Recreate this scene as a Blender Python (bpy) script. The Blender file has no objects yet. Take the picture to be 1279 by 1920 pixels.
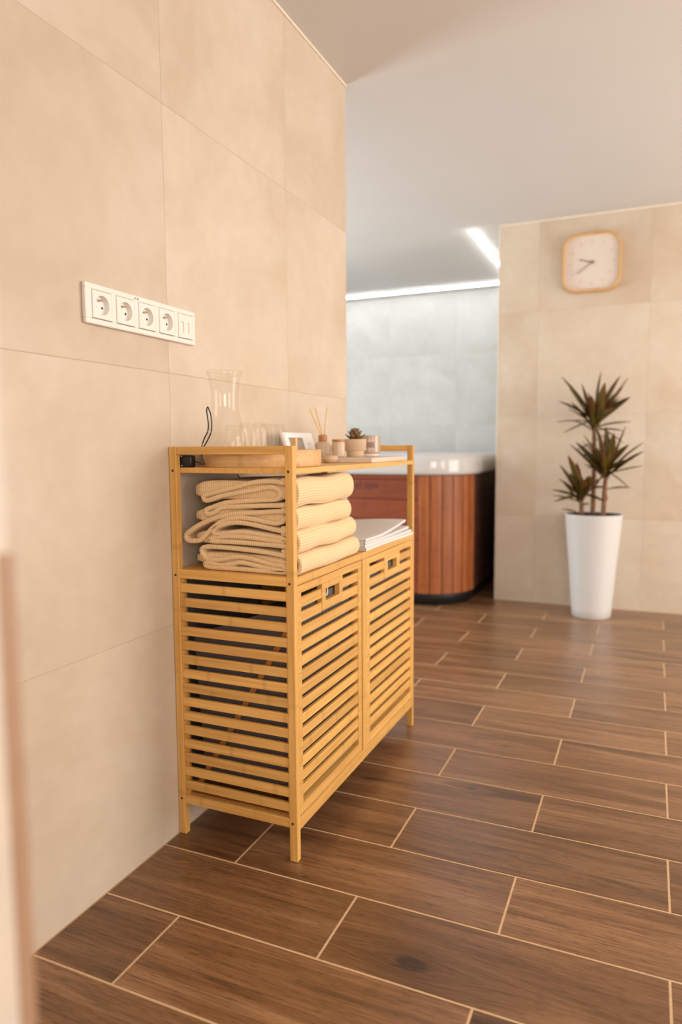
import bpy, bmesh, math, random
from mathutils import Vector, Matrix
random.seed(7)
S = bpy.context.scene
COL = S.collection

# ------------------------------------------------------------ camera, world, light, exposure
def setup_view():
    cd = bpy.data.cameras.new('camera'); co = bpy.data.objects.new('camera', cd); COL.objects.link(co)
    pitch, roll, yaw = -0.09378, -0.00643, -0.41164
    fw = Vector((math.sin(yaw)*math.cos(pitch), math.cos(yaw)*math.cos(pitch), math.sin(pitch)))
    r = Vector((math.cos(yaw), -math.sin(yaw), 0)); u = r.cross(fw)
    c, s = math.cos(roll), math.sin(roll)
    r2 = c*r+s*u; u2 = -s*r+c*u
    m = Matrix((r2, u2, -fw)).transposed().to_4x4(); m.translation = (1.04619, -1.37184, 0.96096)
    co.matrix_world = m
    cd.sensor_fit = 'VERTICAL'; cd.sensor_height = 36; cd.sensor_width = 24
    cd.lens = 1316.583/1920*36
    cd.clip_start = 0.02; cd.clip_end = 60
    cd.dof.use_dof = True; cd.dof.focus_distance = 1.52; cd.dof.aperture_fstop = 2.2
    S.camera = co
    w = bpy.data.worlds.new('world'); S.world = w; w.use_nodes = True
    w.node_tree.nodes['Background'].inputs[0].default_value = (.9, .85, .8, 1)
    w.node_tree.nodes['Background'].inputs[1].default_value = 0.4
    S.view_settings.view_transform = 'Standard'; S.view_settings.look = 'None'
    S.view_settings.exposure = 0.02
    S.cycles.transparent_max_bounces = 48; S.view_settings.gamma = 1.0
    try: S.view_settings.use_curve_mapping = False
    except Exception: pass
setup_view()

def area_light(name, loc, rot, sx, sy, power, color):
    l = bpy.data.lights.new(name, 'AREA'); l.shape = 'RECTANGLE'; l.size = sx; l.size_y = sy
    l.energy = power; l.color = color
    o = bpy.data.objects.new(name, l); COL.objects.link(o); o.location = loc; o.rotation_euler = rot
    return o
# daylight through the two windows of the right-hand wall (outside the frame)
DAY = (1.0, .93, .855)
YB_ = -3.0
WINS = [(-1.55, -.35, .75, 2.05), (.55, 2.55, .06, 2.10)]       # y0, y1, z0, z1
WPOW = [30, 90]
for (a, b, c, d), pw in zip(WINS, WPOW):
    area_light('window_daylight', (3.44, (a+b)/2, (c+d)/2), (0, math.radians(90), 0), d-c, b-a, pw, DAY)

FILL_WIN = (1.5, 3.0, .75, 2.05)                                    # x0, x1, z0, z1 of an unseen window added behind the camera as fill
area_light('window_daylight', ((FILL_WIN[0]+FILL_WIN[1])/2, YB_-.04, (FILL_WIN[2]+FILL_WIN[3])/2), (math.radians(90), 0, 0), FILL_WIN[1]-FILL_WIN[0], FILL_WIN[3]-FILL_WIN[2], 54, DAY)  # fill light of the added window, lifts the clock wall and ceiling
BWIN = (1.40, 2.50, .55, 2.10)                                  # y0, y1, z0, z1 of the window in the left wall of the bay
area_light('bay_daylight', (-2.66, (BWIN[0]+BWIN[1])/2, (BWIN[2]+BWIN[3])/2), (0, math.radians(-90), 0), BWIN[3]-BWIN[2], BWIN[1]-BWIN[0], 86, (.86, .94, .975))

# ------------------------------------------------------------ materials
def new_mat(name):
    m = bpy.data.materials.new(name); m.use_nodes = True
    return m, m.node_tree, m.node_tree.nodes['Principled BSDF']
def nd(t, kind, **kw):
    n = t.nodes.new(kind)
    for k, v in kw.items(): setattr(n, k, v)
    return n
def ramp(t, stops):
    n = t.nodes.new('ShaderNodeValToRGB'); e = n.color_ramp.elements
    while len(e) > 1: e.remove(e[-1])
    e[0].position = stops[0][0]; e[0].color = (*stops[0][1], 1)
    for p, c in stops[1:]:
        x = e.new(p); x.color = (*c, 1)
    return n
def plain(name, col, rough=.5, spec=.5, metal=0, noise=.04, scale=40, bump=0):
    m, t, b = new_mat(name)
    tc = nd(t, 'ShaderNodeTexCoord'); nz = nd(t, 'ShaderNodeTexNoise'); nz.inputs['Scale'].default_value = scale
    t.links.new(tc.outputs['Object'], nz.inputs['Vector'])
    k0 = tuple(max(0, c*(1-noise)) for c in col); k1 = tuple(min(1, c*(1+noise)) for c in col)
    rp = ramp(t, [(.3, k0), (.7, k1)]); t.links.new(nz.outputs['Fac'], rp.inputs['Fac'])
    t.links.new(rp.outputs['Color'], b.inputs['Base Color'])
    b.inputs['Roughness'].default_value = rough; b.inputs['Metallic'].default_value = metal
    b.inputs['Specular IOR Level'].default_value = spec
    if bump:
        bp = nd(t, 'ShaderNodeBump'); bp.inputs['Strength'].default_value = bump; bp.inputs['Distance'].default_value = .002
        t.links.new(nz.outputs['Fac'], bp.inputs['Height']); t.links.new(bp.outputs['Normal'], b.inputs['Normal'])
    return m
def math_n(t, op, a, b=None):
    n = nd(t, 'ShaderNodeMath', operation=op)
    for i, v in enumerate((a, b)):
        if v is None: continue
        if isinstance(v, (int, float)): n.inputs[i].default_value = v
        else: t.links.new(v, n.inputs[i])
    return n.outputs[0]
def obj_coord(t, scale, rnd=13.0):
    """object coordinates, shifted by a random amount per object, then stretched"""
    tc = nd(t, 'ShaderNodeTexCoord'); oi = nd(t, 'ShaderNodeObjectInfo')
    ml = nd(t, 'ShaderNodeVectorMath', operation='SCALE'); cb = nd(t, 'ShaderNodeCombineXYZ')
    for i in range(3): t.links.new(oi.outputs['Random'], cb.inputs[i])
    t.links.new(cb.outputs[0], ml.inputs[0]); ml.inputs['Scale'].default_value = rnd
    ad = nd(t, 'ShaderNodeVectorMath', operation='ADD')
    t.links.new(tc.outputs['Object'], ad.inputs[0]); t.links.new(ml.outputs[0], ad.inputs[1])
    mp = nd(t, 'ShaderNodeMapping'); mp.inputs['Scale'].default_value = scale
    t.links.new(ad.outputs[0], mp.inputs['Vector'])
    return mp.outputs[0], oi, tc
def mixc(t, fac, a, b, mode='MIX'):
    n = nd(t, 'ShaderNodeMix', data_type='RGBA', blend_type=mode)
    for i, v in ((0, fac), (6, a), (7, b)):
        if isinstance(v, (int, float)): n.inputs[i].default_value = v
        elif isinstance(v, tuple): n.inputs[i].default_value = (*v, 1)
        else: t.links.new(v, n.inputs[i])
    return n.outputs[2]
def bamboo(name, axis, c0=(.63, .335, .085), c1=(.79, .47, .145), rough=.42):
    m, t, b = new_mat(name)
    sc = [70.0, 70.0, 70.0]; sc[axis] = 2.5
    v, oi, tc = obj_coord(t, sc)
    nz = nd(t, 'ShaderNodeTexNoise'); nz.inputs['Detail'].default_value = 5; t.links.new(v, nz.inputs['Vector'])
    nz.inputs['Scale'].default_value = 1.6
    rp = ramp(t, [(.32, c0), (.68, c1)]); t.links.new(nz.outputs['Fac'], rp.inputs['Fac'])
    # node bands across the strips
    sc2 = [9.0, 9.0, 9.0]; sc2[axis] = 6.5
    v2, _, _ = obj_coord(t, sc2, 31.0)
    vo = nd(t, 'ShaderNodeTexVoronoi'); vo.inputs['Scale'].default_value = .9
    t.links.new(v2, vo.inputs['Vector'])
    sx = nd(t, 'ShaderNodeSeparateXYZ'); t.links.new(v2, sx.inputs[0])
    fr = math_n(t, 'FRACT', sx.outputs[axis]); d = math_n(t, 'ABSOLUTE', math_n(t, 'SUBTRACT', fr, .5))
    band = ramp(t, [(0.0, (1, 1, 1)), (.06, (0, 0, 0))]); t.links.new(d, band.inputs['Fac'])
    sel = ramp(t, [(.45, (0, 0, 0)), (.6, (.35, .35, .35))]); t.links.new(vo.outputs['Distance'], sel.inputs['Fac'])
    f = math_n(t, 'MULTIPLY', band.outputs['Color'], sel.outputs['Color'])
    col = mixc(t, f, rp.outputs['Color'], tuple(.55*x for x in c0))
    tint = ramp(t, [(0, (.84, .80, .76)), (1, (1.08, 1.06, 1.04))]); t.links.new(oi.outputs['Random'], tint.inputs['Fac'])
    col = mixc(t, 1.0, col, tint.outputs['Color'], 'MULTIPLY')
    t.links.new(col, b.inputs['Base Color'])
    b.inputs['Roughness'].default_value = rough
    bp = nd(t, 'ShaderNodeBump'); bp.inputs['Strength'].default_value = .08; bp.inputs['Distance'].default_value = .001
    t.links.new(nz.outputs['Fac'], bp.inputs['Height']); t.links.new(bp.outputs['Normal'], b.inputs['Normal'])
    return m
M = {}
M['bam_x'] = bamboo('bamboo_grain_across', 0); M['bam_y'] = bamboo('bamboo_grain_along', 1); M['bam_z'] = bamboo('bamboo_grain_upright', 2)
M['bam_tray'] = bamboo('pale_bamboo', 0, (.60, .36, .15), (.72, .46, .21), .5)
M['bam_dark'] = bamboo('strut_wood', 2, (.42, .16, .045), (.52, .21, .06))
M['screw'] = plain('brown_screw', (.10, .04, .015), .4, .5, .6)
M['plug'] = plain('pale_plug', (.60, .48, .34), .4)
M['bag'] = plain('grey_lining_fabric', (.125, .102, .096), .9, .2, 0, .12, 400, .2)
M['black'] = plain('black_plastic', (.012, .012, .012), .28)
M['white_pl'] = plain('white_plastic', (.80, .76, .70), .35, .5, 0, .01)
M['hole'] = plain('dark_hole', (.03, .02, .015), .6)
M['brass'] = plain('earth_pin', (.62, .50, .36), .35, .5, .35)
M['white_dev'] = plain('white_casing', (.82, .80, .78), .4, .5, 0, .01)
M['lcd'] = plain('grey_display', (.36, .29, .24), .3)
M['lcd_edge'] = plain('display_rim', (.20, .15, .11), .4)
M['ink'] = plain('ink', (.16, .13, .11), .6)
M['pot_white'] = plain('white_planter', (.635, .62, .605), .38, .5, 0, .01)
M['soil'] = plain('soil', (.035, .02, .012), .95, .2, 0, .4, 90, .8)
M['bark'] = plain('stem_bark', (.20, .10, .055), .85, .2, 0, .3, 60, .6)
M['beige_cer'] = plain('beige_ceramic', (.60, .43, .29), .6, .4, 0, .05)
M['grey_glass'] = plain('taupe_glass_candle', (.44, .31, .225), .18, .6, 0, .03)
M['label'] = plain('brown_label', (.27, .17, .12), .6)
M['clearbase'] = plain('thick_glass_base', (.72, .62, .54), .08, .8)
M['cork'] = bamboo('warm_cork_wood', 0, (.42, .17, .05), (.52, .24, .08))
M['stone'] = plain('pale_stone_slab', (.66, .54, .43), .55, .4, 0, .06, 30)
M['stick'] = bamboo('reed', 2, (.66, .40, .13), (.76, .50, .2))
M['wax'] = plain('pale_wax', (.66, .50, .35), .5)
M['frost'] = plain('frosted_glass', (.58, .42, .28), .35, .5, 0, .03)
M['clock_face'] = plain('clock_face', (.70, .60, .52), .6, .3, 0, .01)
M['clock_wood'] = bamboo('clock_wood', 0, (.58, .32, .11), (.68, .40, .15))
M['clock_ink'] = plain('clock_hands', (.16, .12, .08), .5)
M['clock_tick'] = plain('clock_ticks', (.52, .43, .37), .6)
M['acrylic'] = plain('white_acrylic', (.60, .58, .565), .12, .6, 0, .01)
M['tubbase'] = plain('black_tub_base', (.012, .011, .011), .5)
M['ceil'] = plain('ceiling_paint', (.66, .635, .61), .9, .2, 0, .01, 3)
M['caulk'] = plain('pale_sealant', (.86, .76, .62), .6)
M['grout'] = plain('floor_grout', (.66, .45, .27), .9, .2, 0, .08, 120, .2)
M['wgrout'] = plain('wall_grout', (.52, .41, .31), .9, .2)
M['jamb'] = plain('white_jamb_paint', (.58, .49, .40), .5)
M['jamb_edge'] = plain('brown_jamb_strip', (.34, .20, .12), .5)
M['frame_w'] = plain('window_frame_white', (.8, .78, .75), .5)

def tile_mat(name, a, b_, c, rough=.42):
    m, t, b = new_mat(name)
    v, oi, _ = obj_coord(t, (1, 1, 1), 17.0)
    n1 = nd(t, 'ShaderNodeTexNoise'); n1.inputs['Scale'].default_value = 2.6; n1.inputs['Detail'].default_value = 6; n1.inputs['Roughness'].default_value = .55
    n1.inputs['Distortion'].default_value = .7
    t.links.new(v, n1.inputs['Vector'])
    rp = ramp(t, [(.30, a), (.5, b_), (.72, c)]); t.links.new(n1.outputs['Fac'], rp.inputs['Fac'])
    n2 = nd(t, 'ShaderNodeTexNoise'); n2.inputs['Scale'].default_value = 22; n2.inputs['Detail'].default_value = 4
    t.links.new(v, n2.inputs['Vector'])
    r2 = ramp(t, [(.3, (.965, .96, .955)), (.7, (1.02, 1.02, 1.02))]); t.links.new(n2.outputs['Fac'], r2.inputs['Fac'])
    col = mixc(t, 1.0, rp.outputs['Color'], r2.outputs['Color'], 'MULTIPLY')
    tint = ramp(t, [(0, (.95, .94, .93)), (1, (1.03, 1.03, 1.03))]); t.links.new(oi.outputs['Random'], tint.inputs['Fac'])
    col = mixc(t, 1.0, col, tint.outputs['Color'], 'MULTIPLY')
    t.links.new(col, b.inputs['Base Color']); b.inputs['Roughness'].default_value = rough
    b.inputs['Specular IOR Level'].default_value = .35
    return m
M['tile'] = tile_mat('beige_stone_tile', (.565, .45, .335), (.61, .505, .392), (.65, .56, .455))
M['tile_grey'] = tile_mat('light_grey_stone_tile', (.56, .56, .535), (.61, .61, .59), (.66, .66, .645))

def plank_mat():
    m, t, b = new_mat('wood_look_floor_tile')
    v, oi, tc = obj_coord(t, (1, 1, 1), 23.0)
    # knot of its own, given per plank (object properties)
    def att(n):
        a = nd(t, 'ShaderNodeAttribute', attribute_type='OBJECT', attribute_name=n); return a.outputs['Fac']
    sp = nd(t, 'ShaderNodeSeparateXYZ'); t.links.new(tc.outputs['Object'], sp.inputs[0])
    dx = math_n(t, 'SUBTRACT', sp.outputs[0], att('knot_x')); dy = math_n(t, 'SUBTRACT', sp.outputs[1], att('knot_y'))
    d2 = math_n(t, 'ADD', math_n(t, 'MULTIPLY', math_n(t, 'MULTIPLY', dx, dx), .28), math_n(t, 'MULTIPLY', dy, dy))
    dist = math_n(t, 'SQRT', d2)
    ks = att('knot_size')
    near = math_n(t, 'POWER', 2.718, math_n(t, 'MULTIPLY', math_n(t, 'DIVIDE', dist, math_n(t, 'MAXIMUM', math_n(t, 'MULTIPLY', ks, 2.6), .0001)), -1.0))
    # grain bends around the knot
    sv = nd(t, 'ShaderNodeSeparateXYZ'); t.links.new(v, sv.inputs[0])
    bend = math_n(t, 'MULTIPLY', math_n(t, 'SIGN', dy), math_n(t, 'MULTIPLY', near, -.05))
    yy = math_n(t, 'ADD', sv.outputs[1], bend)
    cb = nd(t, 'ShaderNodeCombineXYZ'); t.links.new(sv.outputs[0], cb.inputs[0]); t.links.new(yy, cb.inputs[1]); t.links.new(sv.outputs[2], cb.inputs[2])
    def noise(sx, sy, det, rough, dist_=0.0):
        mp = nd(t, 'ShaderNodeMapping'); mp.inputs['Scale'].default_value = (sx, sy, 1); t.links.new(cb.outputs[0], mp.inputs['Vector'])
        n = nd(t, 'ShaderNodeTexNoise'); n.inputs['Scale'].default_value = 1; n.inputs['Detail'].default_value = det
        n.inputs['Roughness'].default_value = rough; n.inputs['Distortion'].default_value = dist_
        t.links.new(mp.outputs[0], n.inputs['Vector']); return n.outputs['Fac']
    broad = noise(1.6, 17, 5, .6, .8)
    fine = noise(5, 230, 5, .65, .25)
    pores = noise(32, 520, 3, .6)
    r1 = ramp(t, [(.24, (.085, .036, .014)), (.40, (.190, .090, .038)), (.55, (.270, .136, .062)), (.74, (.37, .205, .104))])
    t.links.new(broad, r1.inputs['Fac'])
    r2 = ramp(t, [(.30, (.34, .31, .28)), (.46, (.84, .82, .80)), (.56, (1, 1, 1)), (.74, (1.28, 1.26, 1.24))]); t.links.new(fine, r2.inputs['Fac'])
    col = mixc(t, .85, r1.outputs['Color'], r2.outputs['Color'], 'MULTIPLY')
    r3 = ramp(t, [(.34, (.30, .27, .25)), (.45, (1, 1, 1))]); t.links.new(pores, r3.inputs['Fac'])
    col = mixc(t, .75, col, r3.outputs['Color'], 'MULTIPLY')
    # long dark mineral streaks
    streak = noise(1.1, 9, 3, .5, 1.2)
    r4 = ramp(t, [(.61, (0, 0, 0)), (.68, (.55, .55, .55)), (.75, (.9, .9, .9))]); t.links.new(streak, r4.inputs['Fac'])
    col = mixc(t, r4.outputs['Color'], col, (.040, .018, .009))
    jag = noise(18, 75, 5, .7, .8)
    core = math_n(t, 'SUBTRACT', ks, math_n(t, 'ADD', dist, math_n(t, 'MULTIPLY', math_n(t, 'SUBTRACT', jag, .42), math_n(t, 'MULTIPLY', ks, 3.2))))
    kr = ramp(t, [(0, (0, 0, 0)), (.010, (.92, .92, .92))]); t.links.new(core, kr.inputs['Fac'])
    halo = math_n(t, 'MULTIPLY', math_n(t, 'MINIMUM', math_n(t, 'MULTIPLY', ks, 40.0), 1.0), math_n(t, 'MULTIPLY', near, .9))
    col = mixc(t, halo, col, mixc(t, 1.0, col, (.42, .36, .31), 'MULTIPLY'))
    col = mixc(t, kr.outputs['Color'], col, (.020, .011, .007))
    tint = ramp(t, [(0, (.80, .78, .76)), (.5, (1, 1, 1)), (1, (1.18, 1.18, 1.18))]); t.links.new(oi.outputs['Random'], tint.inputs['Fac'])
    col = mixc(t, 1.0, col, tint.outputs['Color'], 'MULTIPLY')
    t.links.new(col, b.inputs['Base Color'])
    rr = ramp(t, [(.3, (.38, .38, .38)), (.7, (.29, .29, .29))]); t.links.new(fine, rr.inputs['Fac'])
    t.links.new(rr.outputs['Color'], b.inputs['Roughness'])
    b.inputs['Specular IOR Level'].default_value = .35
    b.inputs['Coat Weight'].default_value = .6; b.inputs['Coat Roughness'].default_value = .30; b.inputs['Coat IOR'].default_value = 1.3
    bp = nd(t, 'ShaderNodeBump'); bp.inputs['Strength'].default_value = .14; bp.inputs['Distance'].default_value = .001
    t.links.new(math_n(t, 'ADD', fine, pores), bp.inputs['Height']); t.links.new(bp.outputs['Normal'], b.inputs['Normal'])
    return m
M['plank'] = plank_mat()

def cedar(name, axis, c0, c1):
    m = bamboo(name, axis, c0, c1, .45); return m
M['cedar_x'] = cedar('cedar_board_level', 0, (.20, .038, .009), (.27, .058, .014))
M['cedar_y'] = cedar('cedar_board_side', 1, (.055, .018, .010), (.08, .027, .014))  # darkened cedar copy: shade on the tub's right side put into the colour
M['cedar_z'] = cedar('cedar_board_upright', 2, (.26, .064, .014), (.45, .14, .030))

def glass_mat():
    m, t, b = new_mat('clear_glass'); t.nodes.remove(b)
    out = t.nodes['Material Output']
    tr = nd(t, 'ShaderNodeBsdfTransparent'); gl = nd(t, 'ShaderNodeBsdfGlossy'); gl.inputs['Roughness'].default_value = .02
    lw = nd(t, 'ShaderNodeLayerWeight'); lw.inputs['Blend'].default_value = .25
    rp = ramp(t, [(0, (.985, .98, .97)), (.8, (.975, .968, .955)), (1, (.50, .42, .34))]); t.links.new(lw.outputs['Facing'], rp.inputs['Fac'])
    t.links.new(rp.outputs['Color'], tr.inputs['Color'])
    f = math_n(t, 'ADD', math_n(t, 'MULTIPLY', math_n(t, 'POWER', lw.outputs['Facing'], 4.0), .12), .017)
    mx = nd(t, 'ShaderNodeMixShader'); t.links.new(f, mx.inputs[0]); t.links.new(tr.outputs[0], mx.inputs[1]); t.links.new(gl.outputs[0], mx.inputs[2])
    t.links.new(mx.outputs[0], out.inputs['Surface'])
    return m
M['glass'] = glass_mat()

def waffle(name, c0, c1, du, dv, strength, dist):
    m, t, b = new_mat(name)
    uv = nd(t, 'ShaderNodeUVMap'); sp = nd(t, 'ShaderNodeSeparateXYZ'); t.links.new(uv.outputs[0], sp.inputs[0])
    a = math_n(t, 'SINE', math_n(t, 'MULTIPLY', sp.outputs[0], 6.2832/du)); c = math_n(t, 'SINE', math_n(t, 'MULTIPLY', sp.outputs[1], 6.2832/dv))
    h = math_n(t, 'ADD', math_n(t, 'MULTIPLY', a, .7), math_n(t, 'MULTIPLY', c, .35))
    rp = ramp(t, [(.2, c0), (.75, c1)])
    t.links.new(math_n(t, 'ADD', math_n(t, 'MULTIPLY', h, .4), .5), rp.inputs['Fac'])
    t.links.new(rp.outputs['Color'], b.inputs['Base Color'])
    bp = nd(t, 'ShaderNodeBump'); bp.inputs['Strength'].default_value = strength; bp.inputs['Distance'].default_value = dist
    t.links.new(h, bp.inputs['Height']); t.links.new(bp.outputs['Normal'], b.inputs['Normal'])
    b.inputs['Roughness'].default_value = .95; b.inputs['Specular IOR Level'].default_value = .1
    b.inputs['Sheen Weight'].default_value = .15
    return m
M['waffle'] = waffle('cream_waffle_cloth', (.76, .535, .29), (.83, .61, .355), .0058, .0048, .45, .0010)
M['white_cloth'] = waffle('white_towel_cloth', (.69, .655, .62), (.75, .72, .69), .003, .003, .25, .0006)

def leaf_mat():
    m, t, b = new_mat('sword_leaf')
    uv = nd(t, 'ShaderNodeUVMap'); sp = nd(t, 'ShaderNodeSeparateXYZ'); t.links.new(uv.outputs[0], sp.inputs[0])
    e = math_n(t, 'MULTIPLY', math_n(t, 'ABSOLUTE', math_n(t, 'SUBTRACT', sp.outputs[0], .5)), 2.0)
    rp = ramp(t, [(0, (.085, .082, .008)), (.5, (.060, .050, .007)), (.85, (.12, .048, .009)), (1, (.18, .066, .018))])
    t.links.new(e, rp.inputs['Fac'])
    tip = ramp(t, [(0, (1, 1, 1)), (.6, (1, .95, .9)), (1, (1.3, .8, .6))]); t.links.new(sp.outputs[1], tip.inputs['Fac'])
    col = mixc(t, 1.0, rp.outputs['Color'], tip.outputs['Color'], 'MULTIPLY')
    oi = nd(t, 'ShaderNodeObjectInfo'); tint = ramp(t, [(0, (.7, .62, .6)), (1, (1.35, 1.2, .95))]); t.links.new(oi.outputs['Random'], tint.inputs['Fac'])
    col = mixc(t, 1.0, col, tint.outputs['Color'], 'MULTIPLY')
    t.links.new(col, b.inputs['Base Color']); b.inputs['Roughness'].default_value = .5; b.inputs['Specular IOR Level'].default_value = .25
    return m
M['leaf'] = leaf_mat()
M['succ'] = plain('brown_green_succulent', (.16, .085, .022), .5, .5, 0, .35, 60)

def led_mat():
    m, t, b = new_mat('led_diffuser'); t.nodes.remove(b)
    em = nd(t, 'ShaderNodeEmission'); em.inputs['Color'].default_value = (.95, .975, .965, 1); em.inputs['Strength'].default_value = 20
    t.links.new(em.outputs[0], t.nodes['Material Output'].inputs['Surface'])
    return m
M['led'] = led_mat()

# ------------------------------------------------------------ mesh helpers
def obj(name, bm, mat, parent=None, smooth=False, loc=None):
    me = bpy.data.meshes.new(name)
    if smooth:
        for f in bm.faces: f.smooth = True
    bm.to_mesh(me); bm.free()
    me.materials.append(mat)
    o = bpy.data.objects.new(name, me); COL.objects.link(o)
    if parent: o.parent = parent
    if loc: o.location = loc
    return o
def copy_to(o, loc, parent=None):
    c = o.copy(); COL.objects.link(c); c.location = loc
    if parent: c.parent = parent
    return c
def tag(o, label, cat, group=None):
    o['label'] = label; o['category'] = cat
    if group: o['group'] = group
    return o
def thing(name, label, cat, loc=(0, 0, 0), group=None):
    o = bpy.data.objects.new(name, None); COL.objects.link(o); o.location = loc
    o.empty_display_size = .05
    return tag(o, label, cat, group)
def struct(o):
    o['kind'] = 'structure'; return o
def empty(name, loc=(0, 0, 0)):
    o = bpy.data.objects.new(name, None); COL.objects.link(o); o.location = loc; o.empty_display_size = .1
    return o
def box(x0, x1, y0, y1, z0, z1, bev=0, bm=None, seg=1):
    own = bm is None
    nb = bmesh.new()
    bmesh.ops.create_cube(nb, size=1)
    for v in nb.verts:
        v.co = Vector(((x0+x1)/2+v.co.x*(x1-x0), (y0+y1)/2+v.co.y*(y1-y0), (z0+z1)/2+v.co.z*(z1-z0)))
    if bev: bmesh.ops.bevel(nb, geom=nb.edges[:], offset=bev, segments=seg, affect='EDGES', profile=.5)
    if own: return nb
    join(bm, nb); return bm
def join(a, b):
    me = bpy.data.meshes.new('tmp'); b.to_mesh(me); b.free(); a.from_mesh(me); bpy.data.meshes.remove(me); return a
def lathe(prof, n=40, cx=0, cy=0, bm=None, close=False):
    bm = bm or bmesh.new(); rows = []
    for r, z in prof:
        if r < 1e-6: rows.append([bm.verts.new((cx, cy, z))])
        else: rows.append([bm.verts.new((cx+r*math.cos(2*math.pi*i/n), cy+r*math.sin(2*math.pi*i/n), z)) for i in range(n)])
    for a, b in zip(rows[:-1], rows[1:]):
        for i in range(n):
            j = (i+1) % n
            if len(a) == 1 and len(b) == 1: continue
            if len(a) == 1: bm.faces.new((a[0], b[j], b[i]))
            elif len(b) == 1: bm.faces.new((a[i], a[j], b[0]))
            else: bm.faces.new((a[i], a[j], b[j], b[i]))
    bmesh.ops.recalc_face_normals(bm, faces=bm.faces[:])
    return bm
def tube(pts, r, n=8, bm=None, radii=None):
    bm = bm or bmesh.new(); pts = [Vector(p) for p in pts]; rows = []
    up = Vector((0, 0, 1))
    for i, p in enumerate(pts):
        d = (pts[min(i+1, len(pts)-1)]-pts[max(i-1, 0)]).normalized()
        a = d.cross(up if abs(d.dot(up)) < .95 else Vector((1, 0, 0))).normalized(); b = d.cross(a)
        rr = radii[i] if radii else r
        rows.append([bm.verts.new(p+rr*(math.cos(2*math.pi*k/n)*a+math.sin(2*math.pi*k/n)*b)) for k in range(n)])
    for a, b in zip(rows[:-1], rows[1:]):
        for k in range(n): bm.faces.new((a[k], a[(k+1) % n], b[(k+1) % n], b[k]))
    bm.faces.new(rows[0]); bm.faces.new(rows[-1])
    bmesh.ops.recalc_face_normals(bm, faces=bm.faces[:])
    return bm
def smooth_path(pts, sub=6):
    P = [Vector(p) for p in pts]; P = [2*P[0]-P[1]]+P+[2*P[-1]-P[-2]]; out = []
    for i in range(1, len(P)-2):
        for k in range(sub):
            t = k/sub; a, b, c, d = P[i-1], P[i], P[i+1], P[i+2]
            out.append(.5*((2*b)+(c-a)*t+(2*a-5*b+4*c-d)*t*t+(3*b-a-3*c+d)*t**3))
    out.append(P[-2].copy()); return out
def rrect(x0, x1, y0, y1, r, n=8):
    out = []
    for cx, cy, a0 in ((x1-r, y1-r, 0), (x0+r, y1-r, 90), (x0+r, y0+r, 180), (x1-r, y0+r, 270)):
        for k in range(n+1):
            a = math.radians(a0+90*k/n); out.append((cx+r*math.cos(a), cy+r*math.sin(a)))
    return out

# ------------------------------------------------------------ room
HC = 2.2595                      # ceiling height
YE = 1.0875                      # where the left wall ends
YC, XC = 2.969, .196             # the wall with the clock and its left end
YF = 4.64                        # back of the hot-tub bay
XR, YB, XL = 3.42, -3.0, -2.62

fl = struct(empty('floor'))
obj('grout_bed', box(XL-.1, XR+.1, YB-.1, YF+.1, -.12, -.0008), M['grout'], fl)
PW, PL, G = .2014, .6085, .0048
protos = {}
def plank(x0, x1, y0, y1, knot=None):
    w, h = x1-x0, y1-y0
    key = (round(w, 4), round(h, 4))
    cx, cy = (x0+x1)/2, (y0+y1)/2
    if key in protos:
        o = copy_to(protos[key], (cx, cy, 0), fl)
    else:
        o = obj('plank', box(-w/2, w/2, -h/2, h/2, -.008, 0, .0006), M['plank'], fl, loc=(cx, cy, 0)); protos[key] = o
    o['knot_x'] = 9.0; o['knot_y'] = 9.0; o['knot_size'] = 0.0
    if knot: o['knot_x'] = knot[0]-cx; o['knot_y'] = knot[1]-cy; o['knot_size'] = knot[2]
    return o
KNOTS = [(.668, -.200, .026), (.775, -.117, .012), (1.0, -.196, .014), (.62, .51, .012), (1.0, 1.72, .012), (.33, .44, .012)]
for k in range(-12, 25):
    y0 = -.4595+PW*k; y1 = y0+PW
    if y1 <= YB: continue
    ya, yb = max(y0, YB)+G/2, min(y1, YF)-G/2
    if yb-ya < .01: continue
    base = (.1945 if k % 2 == 0 else .504)+.013*(y0+.26)
    lo = 0.0 if yb < YE+.02 else XL
    hi = XR if ya < YC-.05 else XC
    if y0 < YC < y1 and lo < 0: hi = XR; 
    n0 = int(math.floor((lo-base)/PL))
    for i in range(n0, n0+14):
        xa, xb = max(base+i*PL, lo)+G/2, min(base+(i+1)*PL, hi)-G/2
        if xb-xa < .012 or xa > hi: continue
        if ya > 2.2 and xb < -1.0: continue
        yy1 = yb
        if y1 > YC and y0 < YC and xa >= XC-.25: yy1 = YC-.002
        if yy1-ya < .01: continue
        kn = next((q for q in KNOTS if xa < q[0] < xb and ya < q[1] < yy1), None)
        if kn is None and random.random() < .3 and xb-xa > .3:
            kn = (random.uniform(xa+.05, xb-.05), random.uniform(ya+.03, yy1-.03), random.uniform(.005, .011))
        plank(xa, xb, ya, yy1, kn)

ce = struct(obj('ceiling', box(XL-.1, XR+.1, YB-.1, YF+.1, HC, HC+.12), M['ceil']))

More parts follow.
